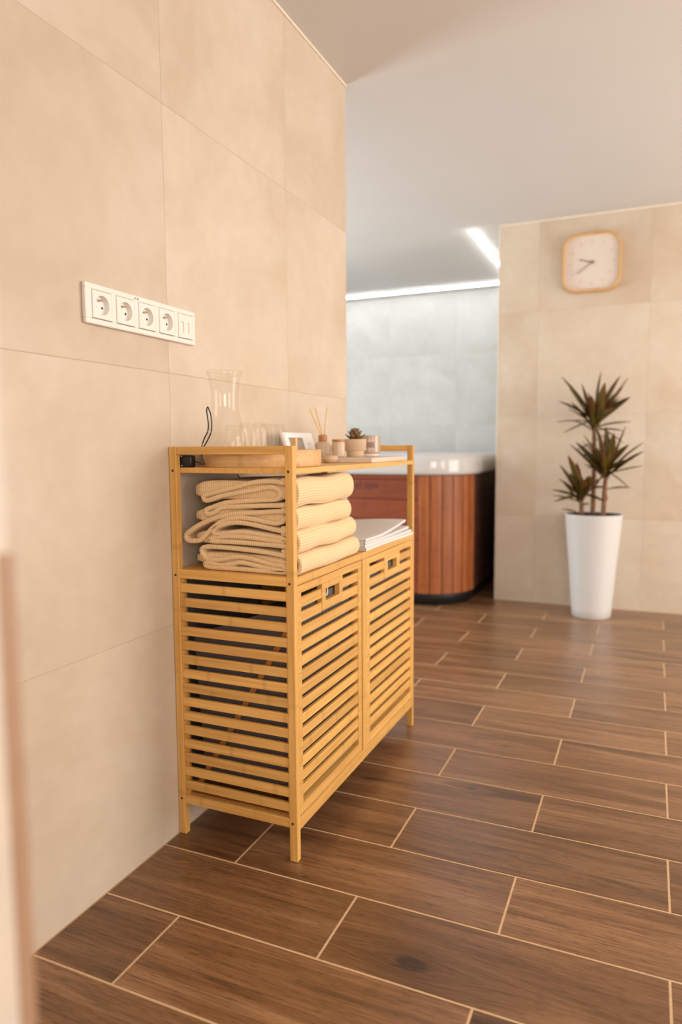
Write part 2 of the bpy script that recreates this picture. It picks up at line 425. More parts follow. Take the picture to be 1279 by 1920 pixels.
ZJ = [0, .530, 1.135, 1.745, HC]
TG = .0014
def tiled_wall(name, body, faces_, mat):
    """body: box of the masonry; faces_: (axis, plane, side, lo, hi, joints)"""
    w = struct(obj(name, box(*body), M['wgrout']))
    for axis, plane, side, lo, hi, joints in faces_:
        js = [lo]+[j for j in joints if lo+.02 < j < hi-.02]+[hi]
        for a, b in zip(js[:-1], js[1:]):
            for z0, z1 in zip(ZJ[:-1], ZJ[1:]):
                L, H_ = b-a-TG, z1-z0-TG; cz = (z0+z1)/2; cm = (a+b)/2
                t0, t1 = (-.009, 0) if side > 0 else (0, .009)
                key = (name, axis, side, round(L, 4), round(H_, 4))
                loc = (plane, cm, cz) if axis == 0 else (cm, plane, cz)
                if key in protos: copy_to(protos[key], loc, w)
                else:
                    bmx = box(t0, t1, -L/2, L/2, -H_/2, H_/2, .0007) if axis == 0 else box(-L/2, L/2, t0, t1, -H_/2, H_/2, .0007)
                    protos[key] = obj('tile', bmx, mat, w, loc=loc)
    return w
yj = [.0115+.604*i for i in range(-6, 3)]
tiled_wall('wall_left', (-.18, -.0008, YB, YE-.0075, 0, HC), [(0, 0.0, 1, YB, YE, yj)], M['tile'])
# end of that wall, seen only from further right
tl = struct(obj('trim_5', box(-.18, -.0015, YE-.0074, YE, 0, HC), M['tile']))
xj = [.428+.602*i for i in range(0, 6)]
tiled_wall('wall_back', (XC+.004, XR, YC+.0008, YF, 0, HC), [(1, YC, -1, XC, XR, xj)], M['tile'])
xf = [-2.3+.602*i for i in range(0, 6)]
tiled_wall('wall_bay', (XL, XC+.004, YF+.0008, YF+.1, 0, HC), [(1, YF, -1, XL, XC, xf)], M['tile_grey'])
wf = bmesh.new(); a, b, c, d = BWIN
box(XL-.1, XL, YE-.1, a, 0, HC, bm=wf); box(XL-.1, XL, b, YF+.1, 0, HC, bm=wf); box(XL-.1, XL, a, b, 0, c, bm=wf); box(XL-.1, XL, a, b, d, HC, bm=wf)
struct(obj('wall_bay_left', wf, M['tile_grey']))
f = bmesh.new()
box(XL-.02, XL+.01, a-.05, a+.02, c-.05, d+.05, .003, f); box(XL-.02, XL+.01, b-.02, b+.05, c-.05, d+.05, .003, f)
box(XL-.02, XL+.01, a+.02, b-.02, c-.05, c+.02, .003, f); box(XL-.02, XL+.01, a+.02, b-.02, d-.02, d+.05, .003, f)
struct(obj('window_4', f, M['frame_w']))
struct(obj('wall_bay_front', box(XL, -.18, YE-.15, YE-.0075, 0, HC), M['tile_grey']))
wf = bmesh.new(); a, b, c, d = FILL_WIN
box(-.18, a, YB-.1, YB, 0, HC, bm=wf); box(b, XR+.1, YB-.1, YB, 0, HC, bm=wf); box(a, b, YB-.1, YB, 0, c, bm=wf); box(a, b, YB-.1, YB, d, HC, bm=wf)
struct(obj('wall_front', wf, M['tile']))
f = bmesh.new()
box(a-.05, a+.02, YB-.02, YB+.01, c-.05, d+.05, .003, f); box(b-.02, b+.05, YB-.02, YB+.01, c-.05, d+.05, .003, f)
box(a+.02, b-.02, YB-.02, YB+.01, c-.05, c+.02, .003, f); box(a+.02, b-.02, YB-.02, YB+.01, d-.02, d+.05, .003, f)
struct(obj('window_3', f, M['frame_w']))  # frame of the added fill window
# right-hand wall with its two windows (outside the frame)
wr = bmesh.new()
ys = [YB]+[v for w in WINS for v in w[:2]]+[YC]
for i in range(0, len(ys), 2): box(XR, XR+.1, ys[i], ys[i+1], 0, HC, bm=wr)
for a, b, c, d in WINS:
    box(XR, XR+.1, a, b, 0, c, bm=wr); box(XR, XR+.1, a, b, d, HC, bm=wr)
struct(obj('wall_right', wr, M['tile']))
for i, (a, b, c, d) in enumerate(WINS):
    f = bmesh.new()
    box(XR-.01, XR+.02, a-.05, a+.02, c-.05, d+.05, .003, f); box(XR-.01, XR+.02, b-.02, b+.05, c-.05, d+.05, .003, f)
    box(XR-.01, XR+.02, a+.02, b-.02, c-.05, c+.02, .003, f); box(XR-.01, XR+.02, a+.02, b-.02, d-.02, d+.05, .003, f)
    struct(obj('window_%d' % (i+1), f, M['frame_w']))
# thin pale sealant lines where the tiled walls meet the ceiling and the floor
struct(obj('trim_1', box(0, .006, YB, YE, HC-.007, HC, .002), M['caulk']))
struct(obj('trim_2', box(XC, XR, YC-.006, YC, HC-.007, HC, .002), M['caulk']))
struct(obj('trim_4', box(XC-.004, XC+.004, YC, YC+.008, 0, HC-.001, .001), M['caulk']))
# white jamb close to the camera at the left edge of the frame
jb = struct(obj('trim_3', box(.690, .7265, -1.205, -1.093, 0, HC, .003), M['jamb']))
obj('edge_strip', box(.7260, .7280, -1.1035, -1.0928, .0, .904, .0006), M['jamb_edge'], jb)['label'] = 'brown strip along the lower edge of the jamb'

# ------------------------------------------------------------ laundry cabinet
CW, CH = .8786, .962
X0, X1 = .001, .332
PA, PB = .0197, .0175
cab = thing('laundry_cabinet', 'slatted bamboo laundry cabinet with two tilt doors and open shelves against the tiled wall', 'cabinet', (0, 0, 0))
post_bm = box(-PA/2, PA/2, -PB/2, PB/2, 0, CH, .0012)
p0 = obj('post', post_bm, M['bam_z'], cab, loc=(X0+PA/2, PB/2, 0))
copy_to(p0, (X1-PA/2, PB/2, 0), cab); copy_to(p0, (X0+PA/2, CW-PB/2, 0), cab); copy_to(p0, (X1-PA/2, CW-PB/2, 0), cab)
xi0, xi1 = X0+PA, X1-PA
for yb in (.0015, CW-.0015-.0145):
    obj('top_rail', box(xi0, xi1, yb, yb+.0145, .943, .9618, .001), M['bam_x'], cab)
    obj('middle_rail', box(xi0, xi1, yb, yb+.0145, .6465, .668, .001), M['bam_x'], cab)
    obj('bottom_rail', box(xi0, xi1, yb, yb+.0145, .080, .102, .001), M['bam_x'], cab)
sl = None
for yb in (.0025, CW-.0025-.009):
    for k in range(15):
        z1 = .6340-.03535*k
        loc = ((xi0+xi1)/2, yb+.0045, z1-.01075)
        if sl is None: sl = obj('slat', box(-(xi1-xi0)/2, (xi1-xi0)/2, -.0045, .0045, -.01075, .01075, .001), M['bam_x'], cab, loc=loc)
        else: copy_to(sl, loc, cab)
# uprights behind the slats, next to the posts
up = obj('upright', box(-.004, .004, -.004, .004, .102, .6465), M['bam_z'], cab, loc=(xi0+.004, .0158, 0))
copy_to(up, (xi1-.004, .0158, 0), cab)
obj('top_shelf', box(X0+.004, X1-.001, PB+.0005, CW-PB-.0005, .899, .912, .001), M['bam_y'], cab)
obj('middle_shelf', box(X0+.002, X1-.012, PB+.0005, CW-PB-.0005, .655, .667, .001), M['bam_y'], cab)
obj('front_rail', box(X1-.0118, X1-.0005, PB, CW-PB, .648, .667, .001), M['bam_y'], cab)
obj('front_rail', box(X1-.016, X1-.0005, PB, CW-PB, .0715, .102, .001), M['bam_y'], cab)
obj('back_rail', box(X0+.001, X0+.012, PB, CW-PB, .0715, .102, .001), M['bam_y'], cab)
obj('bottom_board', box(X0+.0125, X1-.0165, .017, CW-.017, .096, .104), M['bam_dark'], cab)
obj('back_panel', box(X0+.0005, X0+.006, PB+.0005, CW-PB-.0005, .104, .648), M['bag'], cab)
obj('divider', box(X0+.007, X1-.0005, .4125, .4425, .1025, .6475, .001), M['bam_z'], cab)
scr = None
for (sx, sz) in ((X1-.0112, .905), (X1-.0118, .654), (X1-.0118, .092), (X0+.0098, .905), (X0+.0098, .654), (X0+.0098, .092)):
    b_ = bmesh.new()
    bmesh.ops.create_cone(b_, cap_ends=True, segments=14, radius1=.0034, radius2=.0028, depth=.0012, matrix=Matrix.Rotation(math.pi/2, 4, 'X'))
    if scr is None: scr = obj('screw', b_, M['screw'], cab, loc=(sx, -.0001, sz))
    else: b_.free(); copy_to(scr, (sx, -.0001, sz), cab)
b_ = bmesh.new(); bmesh.ops.create_cone(b_, cap_ends=True, segments=14, radius1=.0036, radius2=.003, depth=.001, matrix=Matrix.Rotation(math.pi/2, 4, 'X'))
obj('screw_cap', b_, M['plug'], cab, loc=(.288, .0178, .9055))
# doors
def door(ya, yb, gl, gr, hl, hr):
    """frame from ya to yb; openings from gl to gr; handle plate hl..hr"""
    xf, xb = X1-.001, X1-.013
    d = bmesh.new()
    box(xb, xf, ya, gl, .1045, .6465, .0006, d); box(xb, xf, gr, yb, .1045, .6465, .0006, d)
    box(xb-.018, xf, gl, gr, .1045, .129, .0006, d); box(xb, xf, gl, gr, .628, .6465, .0006, d)
    fr = obj('door', d, M['bam_y'], cab)
    first = {}
    for k in range(14):
        zt = .6170-.03433*k; zb_ = zt-.0236
        spans = [(gl, hl), (hr, gr)] if k < 2 else [(gl, gr)]
        for a, b in spans:
            L = b-a; key = round(L, 4)
            loc = (X1-.0068, (a+b)/2, (zt+zb_)/2)
            if key in first: copy_to(first[key], loc, fr)
            else: first[key] = obj('slat', box(-.0042, .0042, -L/2, L/2, -.0118, .0118, .0008), M['bam_y'], fr, loc=loc)
    h = bmesh.new(); c = (hl+hr)/2; w = .0415
    box(xb-.002, xf+.0003, hl, c-w, .5615, .628, .0006, h); box(xb-.002, xf+.0003, c+w, hr, .5615, .628, .0006, h)
    box(xb-.002, xf+.0003, c-w, c+w, .5615, .583, .0006, h); box(xb-.002, xf+.0003, c-w, c+w, .612, .628, .0006, h)
    obj('handle', h, M['bam_y'], fr)
    # stile backs (the lighter strips seen through the gaps)
    for yy in (gr+.001,):
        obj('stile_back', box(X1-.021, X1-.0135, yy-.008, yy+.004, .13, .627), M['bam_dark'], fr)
    # grey fabric hamper hung between the door and the strut
    g = bmesh.new(); fx = X1-.0185
    y0_, y1_ = ya+.022, gr-.022
    P = [(fx, .60), (fx-.001, .135), (X0+.055, .135), (X0+.03, .50)]
    vs = [[g.verts.new((x, y, z)) for x, z in P] for y in (y0_, y1_)]
    g.faces.new(vs[0]); g.faces.new(vs[1][::-1])
    for i in (0, 1, 2): g.faces.new((vs[0][i], vs[0][i+1], vs[1][i+1], vs[1][i]))
    bmesh.ops.recalc_face_normals(g, faces=g.faces[:])
    obj('fabric_hamper', g, M['bag'], fr)
    s = bmesh.new()
    pts = [(X1-.012, .575), (X0+.036, .112)]
    dv = Vector((pts[1][0]-pts[0][0], 0, pts[1][1]-pts[0][1])).normalized(); nv = Vector((-dv.z, 0, dv.x))*.0065
    vv = [[s.verts.new(Vector((q[0], y, q[1]))+sg*nv) for q, sg in ((pts[0], 1), (pts[1], 1), (pts[1], -1), (pts[0], -1))] for y in (ya+.010, ya+.0175)]
    s.faces.new(vv[0]); s.faces.new(vv[1][::-1])
    for i in range(4): s.faces.new((vv[0][i], vv[0][(i+1) % 4], vv[1][(i+1) % 4], vv[1][i]))
    bmesh.ops.recalc_face_normals(s, faces=s.faces[:])
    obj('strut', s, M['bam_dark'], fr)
    return fr
d1 = door(.0185, .4045, .0365, .381, .1485, .274)
d2 = door(.4435, .8605, .4680, .8465, .590, .731)
# white pull loop seen inside the first handle
rg = bmesh.new()
arc = [(X1-.0175, .205+.010*math.cos(a), .598+.012*math.sin(a)) for a in [math.radians(-75+15*i) for i in range(11)]]
obj('pull_loop', tube(arc, .0018, 6, rg), M['white_pl'], d1, True)['label'] = 'white cord loop behind the handle opening'

# ------------------------------------------------------------ folded cloth
def ribbon(bm, path, half, y0, y1, fn, ny=24, uvl=None, u0=0.0):
    C = smooth_path([(x, 0, z) for x, z in path], 5); n = len(C)
    s = [0.0]
    for a, b in zip(C[:-1], C[1:]): s.append(s[-1]+(b-a).length)
    N = []
    for i in range(n):
        d = (C[min(i+1, n-1)]-C[max(i-1, 0)]).normalized(); N.append(Vector((-d.z, 0, d.x)))
    st = [0, .004, .012]+[.012+(1-.024)*k/ny for k in range(1, ny)]+[.988, .996, 1]
    rows = []
    for t in st:
        e = min(t, 1-t); hk = half*(1 if e >= .012 else .55+.45*math.sqrt(max(0, 1-(1-e/.012)**2)))
        y = y0+(y1-y0)*t; L = []
        for sg in (1, -1):
            rr = []
            for i in range(n):
                e2 = min(i, n-1-i); he = hk*(1 if e2 > 1 else (.55 if e2 == 0 else .9))
                p = C[i]+N[i]*he*sg
                rr.append(bm.verts.new(fn(p.x, y, p.z, t, s[i])))
            L.append(rr)
        rows.append(L)
    def face(vs, uv):
        try: f = bm.faces.new(vs)
        except ValueError: return
        for l, (a, b) in zip(f.loops, uv): l[uvl].uv = (a, b)
    for k in range(len(st)-1):
        A, B = rows[k], rows[k+1]; ya, yb = y0+(y1-y0)*st[k], y0+(y1-y0)*st[k+1]
        for sd in (0, 1):
            for i in range(n-1):
                q = (A[sd][i], A[sd][i+1], B[sd][i+1], B[sd][i]); uv = ((s[i], ya), (s[i+1], ya), (s[i+1], yb), (s[i], yb))
                if sd: q = q[::-1]; uv = uv[::-1]
                face(q, uv)
        for i in (0, n-1):
            q = (A[0][i], A[1][i], B[1][i], B[0][i]); uv = ((s[i], ya), (s[i]+.004, ya), (s[i]+.004, yb), (s[i], yb))
            if i == 0: q = q[::-1]; uv = uv[::-1]
            face(q, uv)
    for R, rev in ((rows[0], True), (rows[-1], False)):
        for i in range(n-1):
            q = (R[0][i], R[0][i+1], R[1][i+1], R[1][i]); uv = ((s[i], 0), (s[i+1], 0), (s[i+1], .01), (s[i], .01))
            if rev: q = q[::-1]; uv = uv[::-1]
            face(q, uv)
B4 = [(.301, .877), (.266, .882), (.218, .879), (.158, .865), (.099, .851), (.077, .844), (.081, .834), (.099, .837), (.13, .846), (.173, .854), (.217, .861), (.256, .868), (.277, .864), (.284, .852), (.272, .841), (.229, .838), (.18, .834), (.137, .829), (.101, .818), (.081, .81), (.09, .801), (.108, .807), (.129, .818), (.18, .822), (.229, .825), (.3, .828)]
B3 = [(.3, .814), (.265, .812), (.216, .808), (.167, .805), (.116, .795), (.068, .777), (.031, .756), (.021, .744), (.03, .735), (.062, .737), (.083, .754), (.105, .772), (.136, .789), (.176, .796), (.216, .793), (.264, .786), (.286, .789), (.3, .797)]
B2 = [(.299, .767), (.264, .772), (.216, .780), (.166, .784), (.125, .776), (.103, .764), (.108, .753), (.135, .757), (.178, .762), (.227, .759), (.285, .752), (.292, .745), (.263, .746), (.19, .751), (.127, .749), (.096, .743), (.098, .7365), (.14, .7375), (.215, .7365), (.299, .733)]
B1 = [(.299, .711), (.239, .718), (.165, .722), (.101, .723), (.071, .719), (.069, .706), (.082, .693), (.118, .693), (.154, .701), (.177, .703), (.214, .699), (.262, .690), (.289, .688), (.292, .6785), (.262, .679), (.214, .686), (.176, .690), (.154, .685), (.118, .680), (.087, .684), (.076, .680), (.086, .674), (.125, .6735), (.163, .674), (.238, .6735), (.298, .6735)]
def blanket(path, zf, y1, x_front, seed, label, rest=None):
    bm = bmesh.new(); uvl = bm.loops.layers.uv.new('UVMap'); rnd = random.Random(seed)
    zs_ = [z for _, z in path]; zm = (zf[0]+zf[1])/2
    ph = [rnd.uniform(0, 6.28) for _ in range(4)]
    def fn(x, y, z, t, s):
        amp = min(1, t*4)
        dz = (.0016*math.sin(9*y*3+ph[0]+x*14)+.0012*math.sin(31*y+ph[1]-x*9))*amp*(.3 if z < .679 else 1)
        dx = (.003*math.sin(14*y+ph[2])+.002*math.sin(33*y+ph[3]))*amp
        k = 0 if t < .80 else (t-.80)/.20
        r = math.sqrt(max(0, 1-(k*.98)**2.6))
        xc = .185
        xx = xc+(x+dx*(1 if x > xc else .6)-xc)*(.45+.55*r)
        zz = zm+(z+dz-zm)*(.30+.70*r) if k else z+dz
        if rest is not None: zz = max(zz, rest)
        return (max(xx, .006), y, zz)
    zt, zb = zf[1]-.0058, zf[0]+.0058
    path = [(.324, zt-.001)]+path+[(.322, zb+.001)]
    ribbon(bm, path, .0058, .026, y1, fn, 30, uvl)
    # the front: the top layer rolls over and runs back under the stack
    zt, zb = zf[1]-.0058, zf[0]+.0058
    h = (zt-zb)/2; hr = min(h, .020); xc = x_front-.0055-hr
    fr = [(.285, zt), (xc-.012, zt+.0005)]
    for a in range(80, -81, -20):
        A = math.radians(a); fr.append((xc+hr*max(0, math.cos(A))**.7, (zt+zb)/2+h*math.sin(A)))
    fr += [(xc-.012, zb-.0005), (.285, zb)]
    ribbon(bm, fr, .0058, .0285, y1, fn, 30, uvl, .3)
    ribbon(bm, [(.05, (zt+zb)/2+.002), (.15, (zt+zb)/2+.004), (xc-.006, (zt+zb)/2)], h*.8, .036, y1-.012, fn, 30, uvl, .6)
    o = obj('folded_blanket', bm, M['waffle'], None, True)
    return tag(o, label, 'blanket', 'cream waffle blankets on the middle shelf')
blanket(B1, (.6675, .7155), .432, .338, 1, 'bottom cream waffle blanket, lying directly on the middle shelf of the cabinet', .6675)
blanket(B2, (.7165, .768), .418, .3345, 2, 'second cream waffle blanket from the bottom of the folded stack', None)
blanket(B3, (.769, .8215), .376, .331, 3, 'third cream waffle blanket from the bottom, with a loop drooping towards the wall')
blanket(B4, (.8225, .889), .392, .333, 4, 'topmost cream waffle blanket of the folded stack, just under the top shelf')

def white_towel(k, z0, th, y0, y1, xf, lift, label):
    bm = bmesh.new(); uvl = bm.loops.layers.uv.new('UVMap')
    hh = th/4; path = [(.045, z0+3*hh), (.12, z0+3*hh), (.22, z0+3*hh), (xf-.010, z0+3*hh), (xf-.004, z0+2.4*hh), (xf-.003, z0+2*hh), (xf-.004, z0+1.6*hh), (xf-.010, z0+hh), (.22, z0+hh), (.12, z0+hh), (.05, z0+hh)]
    def fn(x, y, z, t, s):
        f = (z-z0)/th
        d = lift*(max(0, t-.30)/.70)**1.4*math.sin(min(1, max(0, (x-.03)/.30))*math.pi*.55)
        return (x+.003*math.sin(9*y+k), y, max(z+d*(1 if k else f), .6672+.0002))
    ribbon(bm, path, hh*.92, y0, y1, fn, 16, uvl)
    return tag(obj('folded_towel', bm, M['white_cloth'], None, True), label, 'towel', 'white folded towels on the middle shelf')
white_towel(0, .6675, .0088, .434, .846, .336, .000, 'lowest white folded towel, flat on the right half of the middle shelf')
white_towel(1, .6765, .0082, .432, .838, .334, .001, 'second white folded towel from the bottom of the white pile')
white_towel(2, .6852, .0078, .436, .822, .332, .005, 'third white folded towel from the bottom, just under the top one')
white_towel(3, .6936, .0080, .438, .806, .329, .020, 'topmost white folded towel, its far end lifted higher than its near end')

CORD = [(x+(.028 if i > 1 else .014*i), y, z+(.011 if i > 3 else 0)) for i, (x, y, z) in enumerate([(.041, .034, .016), (.050, .030, .012), (.058, .022, .008), (.055, .0205, .018), (.052, .021, .034), (.059, .0225, .056), (.068, .024, .073), (.0708, .0245, .089), (.0685, .024, .110), (.0675, .0235, .124), (.0702, .024, .1305), (.0730, .025, .124), (.0765, .026, .1135), (.0785, .027, .090), (.0750, .027, .070), (.0640, .026, .050), (.055, .0245, .036), (.050, .0235, .022)])]
# ------------------------------------------------------------ things on the top shelf
ZS = .9121
TX, TY, TR = .157, .170, .149
tray = thing('bamboo_tray', 'round pale bamboo tray with upright rim on the cabinet top', 'tray', (TX, TY, ZS))
obj('rim', lathe([(TR-.0055, .003), (TR-.0005, 0.0), (TR, .001), (TR, .0395), (TR-.001, .0405), (TR-.0050, .0405), (TR-.006, .0395), (TR-.006, .003), (TR-.0055, .003)], 72), M['bam_tray'], tray, True)
obj('tray_floor', lathe([(0, 0.0004), (TR-.0062, .0004), (TR-.0062, .006), (0, .006)], 64), M['bam_tray'], tray)
ha = math.radians(-25)
hb = box(-.0062, .0062, -.0042, .0042, .006, .0685, .0012)
hd = obj('handle', hb, M['bam_tray'], tray, loc=((TR-.0145)*math.cos(ha), (TR-.0145)*math.sin(ha), 0)); hd.rotation_euler = (0, 0, math.radians(-4))
ZT = ZS+.0062
def glass_obj(name, prof, th, loc, label, cat, group=None, n=48, solid=True):
    """prof: outside radius, height from the base up; wall thickness th"""
    out = [(0, 0)]+prof
    inn = [(max(r-th, 0), z) for r, z in reversed(prof) if z > .006]
    inn = [(inn[0][0], inn[0][1])]+inn[1:]+[(prof[0][0]*.8, .005), (0, .005)]
    top = prof[-1]; mid = [(top[0]-th*.5, top[1]+th*.4)]
    if not solid:                                   # thin-blown tumbler: one wall, a rolled rim and a thick foot
        inn = [(top[0]-th, top[1]-.0004), (top[0]-th*.6, top[1]-.0022)]
        bmg = lathe(out+mid+inn, n); lathe([(0, .006), (prof[1][0]*.9, .006)], n, 0, 0, bmg)
    else: bmg = lathe(out+mid+inn, n)
    t = tag(obj(name, bmg, M['glass'], None, True), label, cat, group)
    t.location = loc
    return t
car = [(.045, 0), (.053, .002), (.0555, .008), (.0552, .02), (.0525, .045), (.0475, .075), (.0415, .100), (.0375, .118), (.0345, .136), (.0335, .148), (.0340, .165), (.0365, .190), (.0410, .212), (.0455, .2255)]
glass_obj('carafe', car, .0020, (.094, .104, ZT), 'clear glass carafe with a narrow waist and flared neck on the round tray', 'carafe')
tum = [(.024, 0), (.031, .003), (.0360, .014), (.0380, .028), (.0378, .042), (.0358, .064), (.0328, .086), (.0310, .0985)]
for (x, y, lb) in ((.184, .085, 'clear glass tumbler nearest the front of the round tray'),
                   (.160, .184, 'clear glass tumbler between the front tumbler and the one at the far rim'),
                   (.137, .2645, 'clear glass tumbler at the far rim of the tray, rightmost of the four tumblers'),
                   (.060, .216, 'clear glass tumbler seen behind the carafe')):
    glass_obj('tumbler', tum, .0014, (x, y, ZT), lb, 'glass', 'glass tumblers on the round tray', solid=False)

ad = thing('power_adapter', 'small black power adapter in the wall corner of the top shelf with a looping cord', 'adapter', (.0, .0, ZS))
ab = box(.010, .050, .0200, .040, .0002, .030, .003, None, 2)
obj('casing', ab, M['black'], ad, True)
b_ = bmesh.new()
for zz in (.0045, .0265): bmesh.ops.create_uvsphere(b_, u_segments=8, v_segments=6, radius=.0016, matrix=Matrix.Translation((.0235, .0190, zz)))
obj('contact', b_, M['white_pl'], ad, True)
cord = smooth_path(CORD, 6)
obj('cord', tube(cord, .0016, 8), M['black'], ad, True)
cl = smooth_path([(.010, .150, .898), (.012, .155, .885), (.018, .160, .874), (.030, .166, .866)], 5)
cl = [(x-.006+.0, y+.14, z) for x, y, z in cl]
tag(obj('cable', tube(cl, .0017, 8), M['black'], None, True), 'short black cable hanging below the top shelf behind the blankets', 'cable')

ws = thing('weather_display', 'small white desk display with a grey screen leaning back beside the round tray', 'display', (.082, .0, ZS))
ws.rotation_euler = (0, math.radians(-17), 0)
obj('casing', box(-.012, 0, .475, .668, .0035, .096, .004, None, 3), M['white_dev'], ws, True)
obj('screen_rim', box(-.001, .0006, .500, .590, .012, .078, .0004), M['lcd_edge'], ws)
obj('screen', box(-.001, .0010, .500, .583, .012, .074, .0003), M['lcd'], ws)
for (yy, zz) in ((.628, .060), (.630, .032)):
    obj('button', box(-.001, .0008, yy-.003, yy+.003, zz-.002, zz+.002, .0004), M['lcd'], ws)

dif = thing('reed_diffuser', 'reed diffuser bottle with wooden collar and three reeds behind the white display', 'diffuser', (.079, .700, ZS))
obj('bottle', lathe([(0, 0), (.024, 0), (.027, .003), (.0275, .03), (.0265, .052), (.020, .0605), (.0125, .063), (.0125, .066), (0, .066)], 36), M['frost'], dif, True)
obj('collar', lathe([(0, .064), (.0135, .064), (.0142, .066), (.0142, .0835), (.013, .085), (.006, .085), (.006, .080), (0, .080)], 32), M['cork'], dif, True)
for (a, b) in (((.001, -.002, .070), (-.014, -.066, .165)), ((.002, .0, .070), (-.009, -.035, .171)), ((.002, .003, .070), (.013, .006, .172))):
    obj('reed', tube([a, tuple((p+q)/2 for p, q in zip(a, b)), b], .00185, 8), M['stick'], dif)

tag(obj('tealight_holder', lathe([(0, 0), (.014, 0), (.0185, .003), (.0225, .010), (.0222, .016), (.0195, .022), (.0185, .022), (.019, .015), (.017, .008), (0, .006)], 36), M['frost'], None, True), 'low frosted glass tealight holder at the front edge beside the tray', 'candle holder').location = (.204, .485, ZS)

slab = thing('stone_slab', 'flat pale stone slab under the succulent pot and candles', 'slab', (.2335, .665, ZS))
so = obj('slab', box(-.0835, .0835, -.162, .162, 0, .0145, .0015), M['stone'], slab); slab.rotation_euler = (0, 0, math.radians(2.5))
ZB = ZS+.0147
jar = thing('candle_jar', 'small pale candle jar with flat wooden lid left of the succulent pot', 'candle', (.185, .585, ZB))
obj('jar', lathe([(0, 0), (.017, 0), (.0195, .002), (.020, .006), (.020, .044), (.019, .047), (0, .047)], 36), M['frost'], jar, True)
obj('lid', lathe([(0, .0472), (.0192, .0472), (.0197, .049), (.0197, .053), (.019, .054), (0, .054)], 36), M['cork'], jar)

sp = thing('succulent_pot', 'small ribbed beige pot with a brown-green succulent on the stone slab', 'plant', (.212, .652, ZB))
rb = bmesh.new(); n = 144; rows = []
for z, r, k in ((0, .0255, 0), (.0015, .0268, 0), (.0175, .0278, 0), (.0185, .0280, 0), (.0190, .0305, 1), (.0205, .0322, 1), (.052, .0340, 1), (.0545, .0338, 1), (.055, .0320, 0), (.0535, .0300, 0), (.048, .0295, 0)):
    rows.append([rb.verts.new(((r+k*.0010*math.cos(36*2*math.pi*i/n))*math.cos(2*math.pi*i/n), (r+k*.0010*math.cos(36*2*math.pi*i/n))*math.sin(2*math.pi*i/n), z)) for i in range(n)])
for a, b in zip(rows[:-1], rows[1:]):
    for i in range(n): rb.faces.new((a[i], a[(i+1) % n], b[(i+1) % n], b[i]))
rb.faces.new(rows[0][::-1])
obj('pot', rb, M['beige_cer'], sp, True)
obj('soil', lathe([(0, .049), (.0293, .048), (.0293, .046), (0, .046)], 30), M['soil'], sp)
def succ_leaf(L, W):
    bm = bmesh.new(); prev = None
    for k in range(7):
        t = k/6; w = W*math.sin(math.pi*min(1, .18+.82*t))**.7*(1 if t < .999 else .15)+.0004
        z = .35*L*t*t; th = .0022*(1-.5*t)
        ring = [bm.verts.new((L*t, -w, z+.4*w)), bm.verts.new((L*t, 0, z-th)), bm.verts.new((L*t, w, z+.4*w)), bm.verts.new((L*t, 0, z+th*.8))]
        if prev:
            for i in range(4): bm.faces.new((prev[i], prev[(i+1) % 4], ring[(i+1) % 4], ring[i]))
        else: bm.faces.new(ring)
        prev = ring
    bm.faces.new(prev[::-1]); bmesh.ops.recalc_face_normals(bm, faces=bm.faces[:]); return bm
sl0 = None
for ring_, (cnt, L, el, zz) in enumerate(((8, .030, 12, .052), (7, .027, 34, .057), (6, .023, 50, .064), (4, .017, 66, .070))):
    for i in range(cnt):
        if sl0 is None: sl0 = obj('leaf', succ_leaf(.03, .0085), M['succ'], sp, True); o = sl0
        else: o = copy_to(sl0, (0, 0, 0), sp)
        az = 2*math.pi*(i+.5*(ring_ % 2))/cnt+.3*ring_
        o.location = (.004*math.cos(az), .004*math.sin(az), zz)
        o.rotation_euler = (0, -math.radians(el), az); o.scale = (L/.03*1.08,)*3
obj('stalk', tube([(0, 0, .046), (0, 0, .072)], .0045, 8), M['succ'], sp, True)

cd_ = thing('jar_candle', 'grey-beige glass candle with a dark label behind the succulent pot', 'candle', (.212, .770, ZB))
obj('glass', lathe([(0, .007), (.034, .007), (.0365, .010), (.037, .016), (.037, .0655), (.0365, .067), (.0345, .067), (.034, .064), (.034, .052), (0, .052)], 44), M['grey_glass'], cd_, True)
obj('base', lathe([(0, 0), (.034, 0), (.0365, .002), (.0365, .008), (0, .0085)], 44), M['clearbase'], cd_, True)
lb = bmesh.new(); a0 = math.atan2(-.91, .40); vs = []
for k in range(9):
    a = a0+math.radians(-24+6*k)
    vs.append([lb.verts.new((.0373*math.cos(a), .0373*math.sin(a), z)) for z in (.0275, .046)])
for a, b in zip(vs[:-1], vs[1:]): lb.faces.new((a[0], b[0], b[1], a[1]))
obj('label', lb, M['label'], cd_, True)

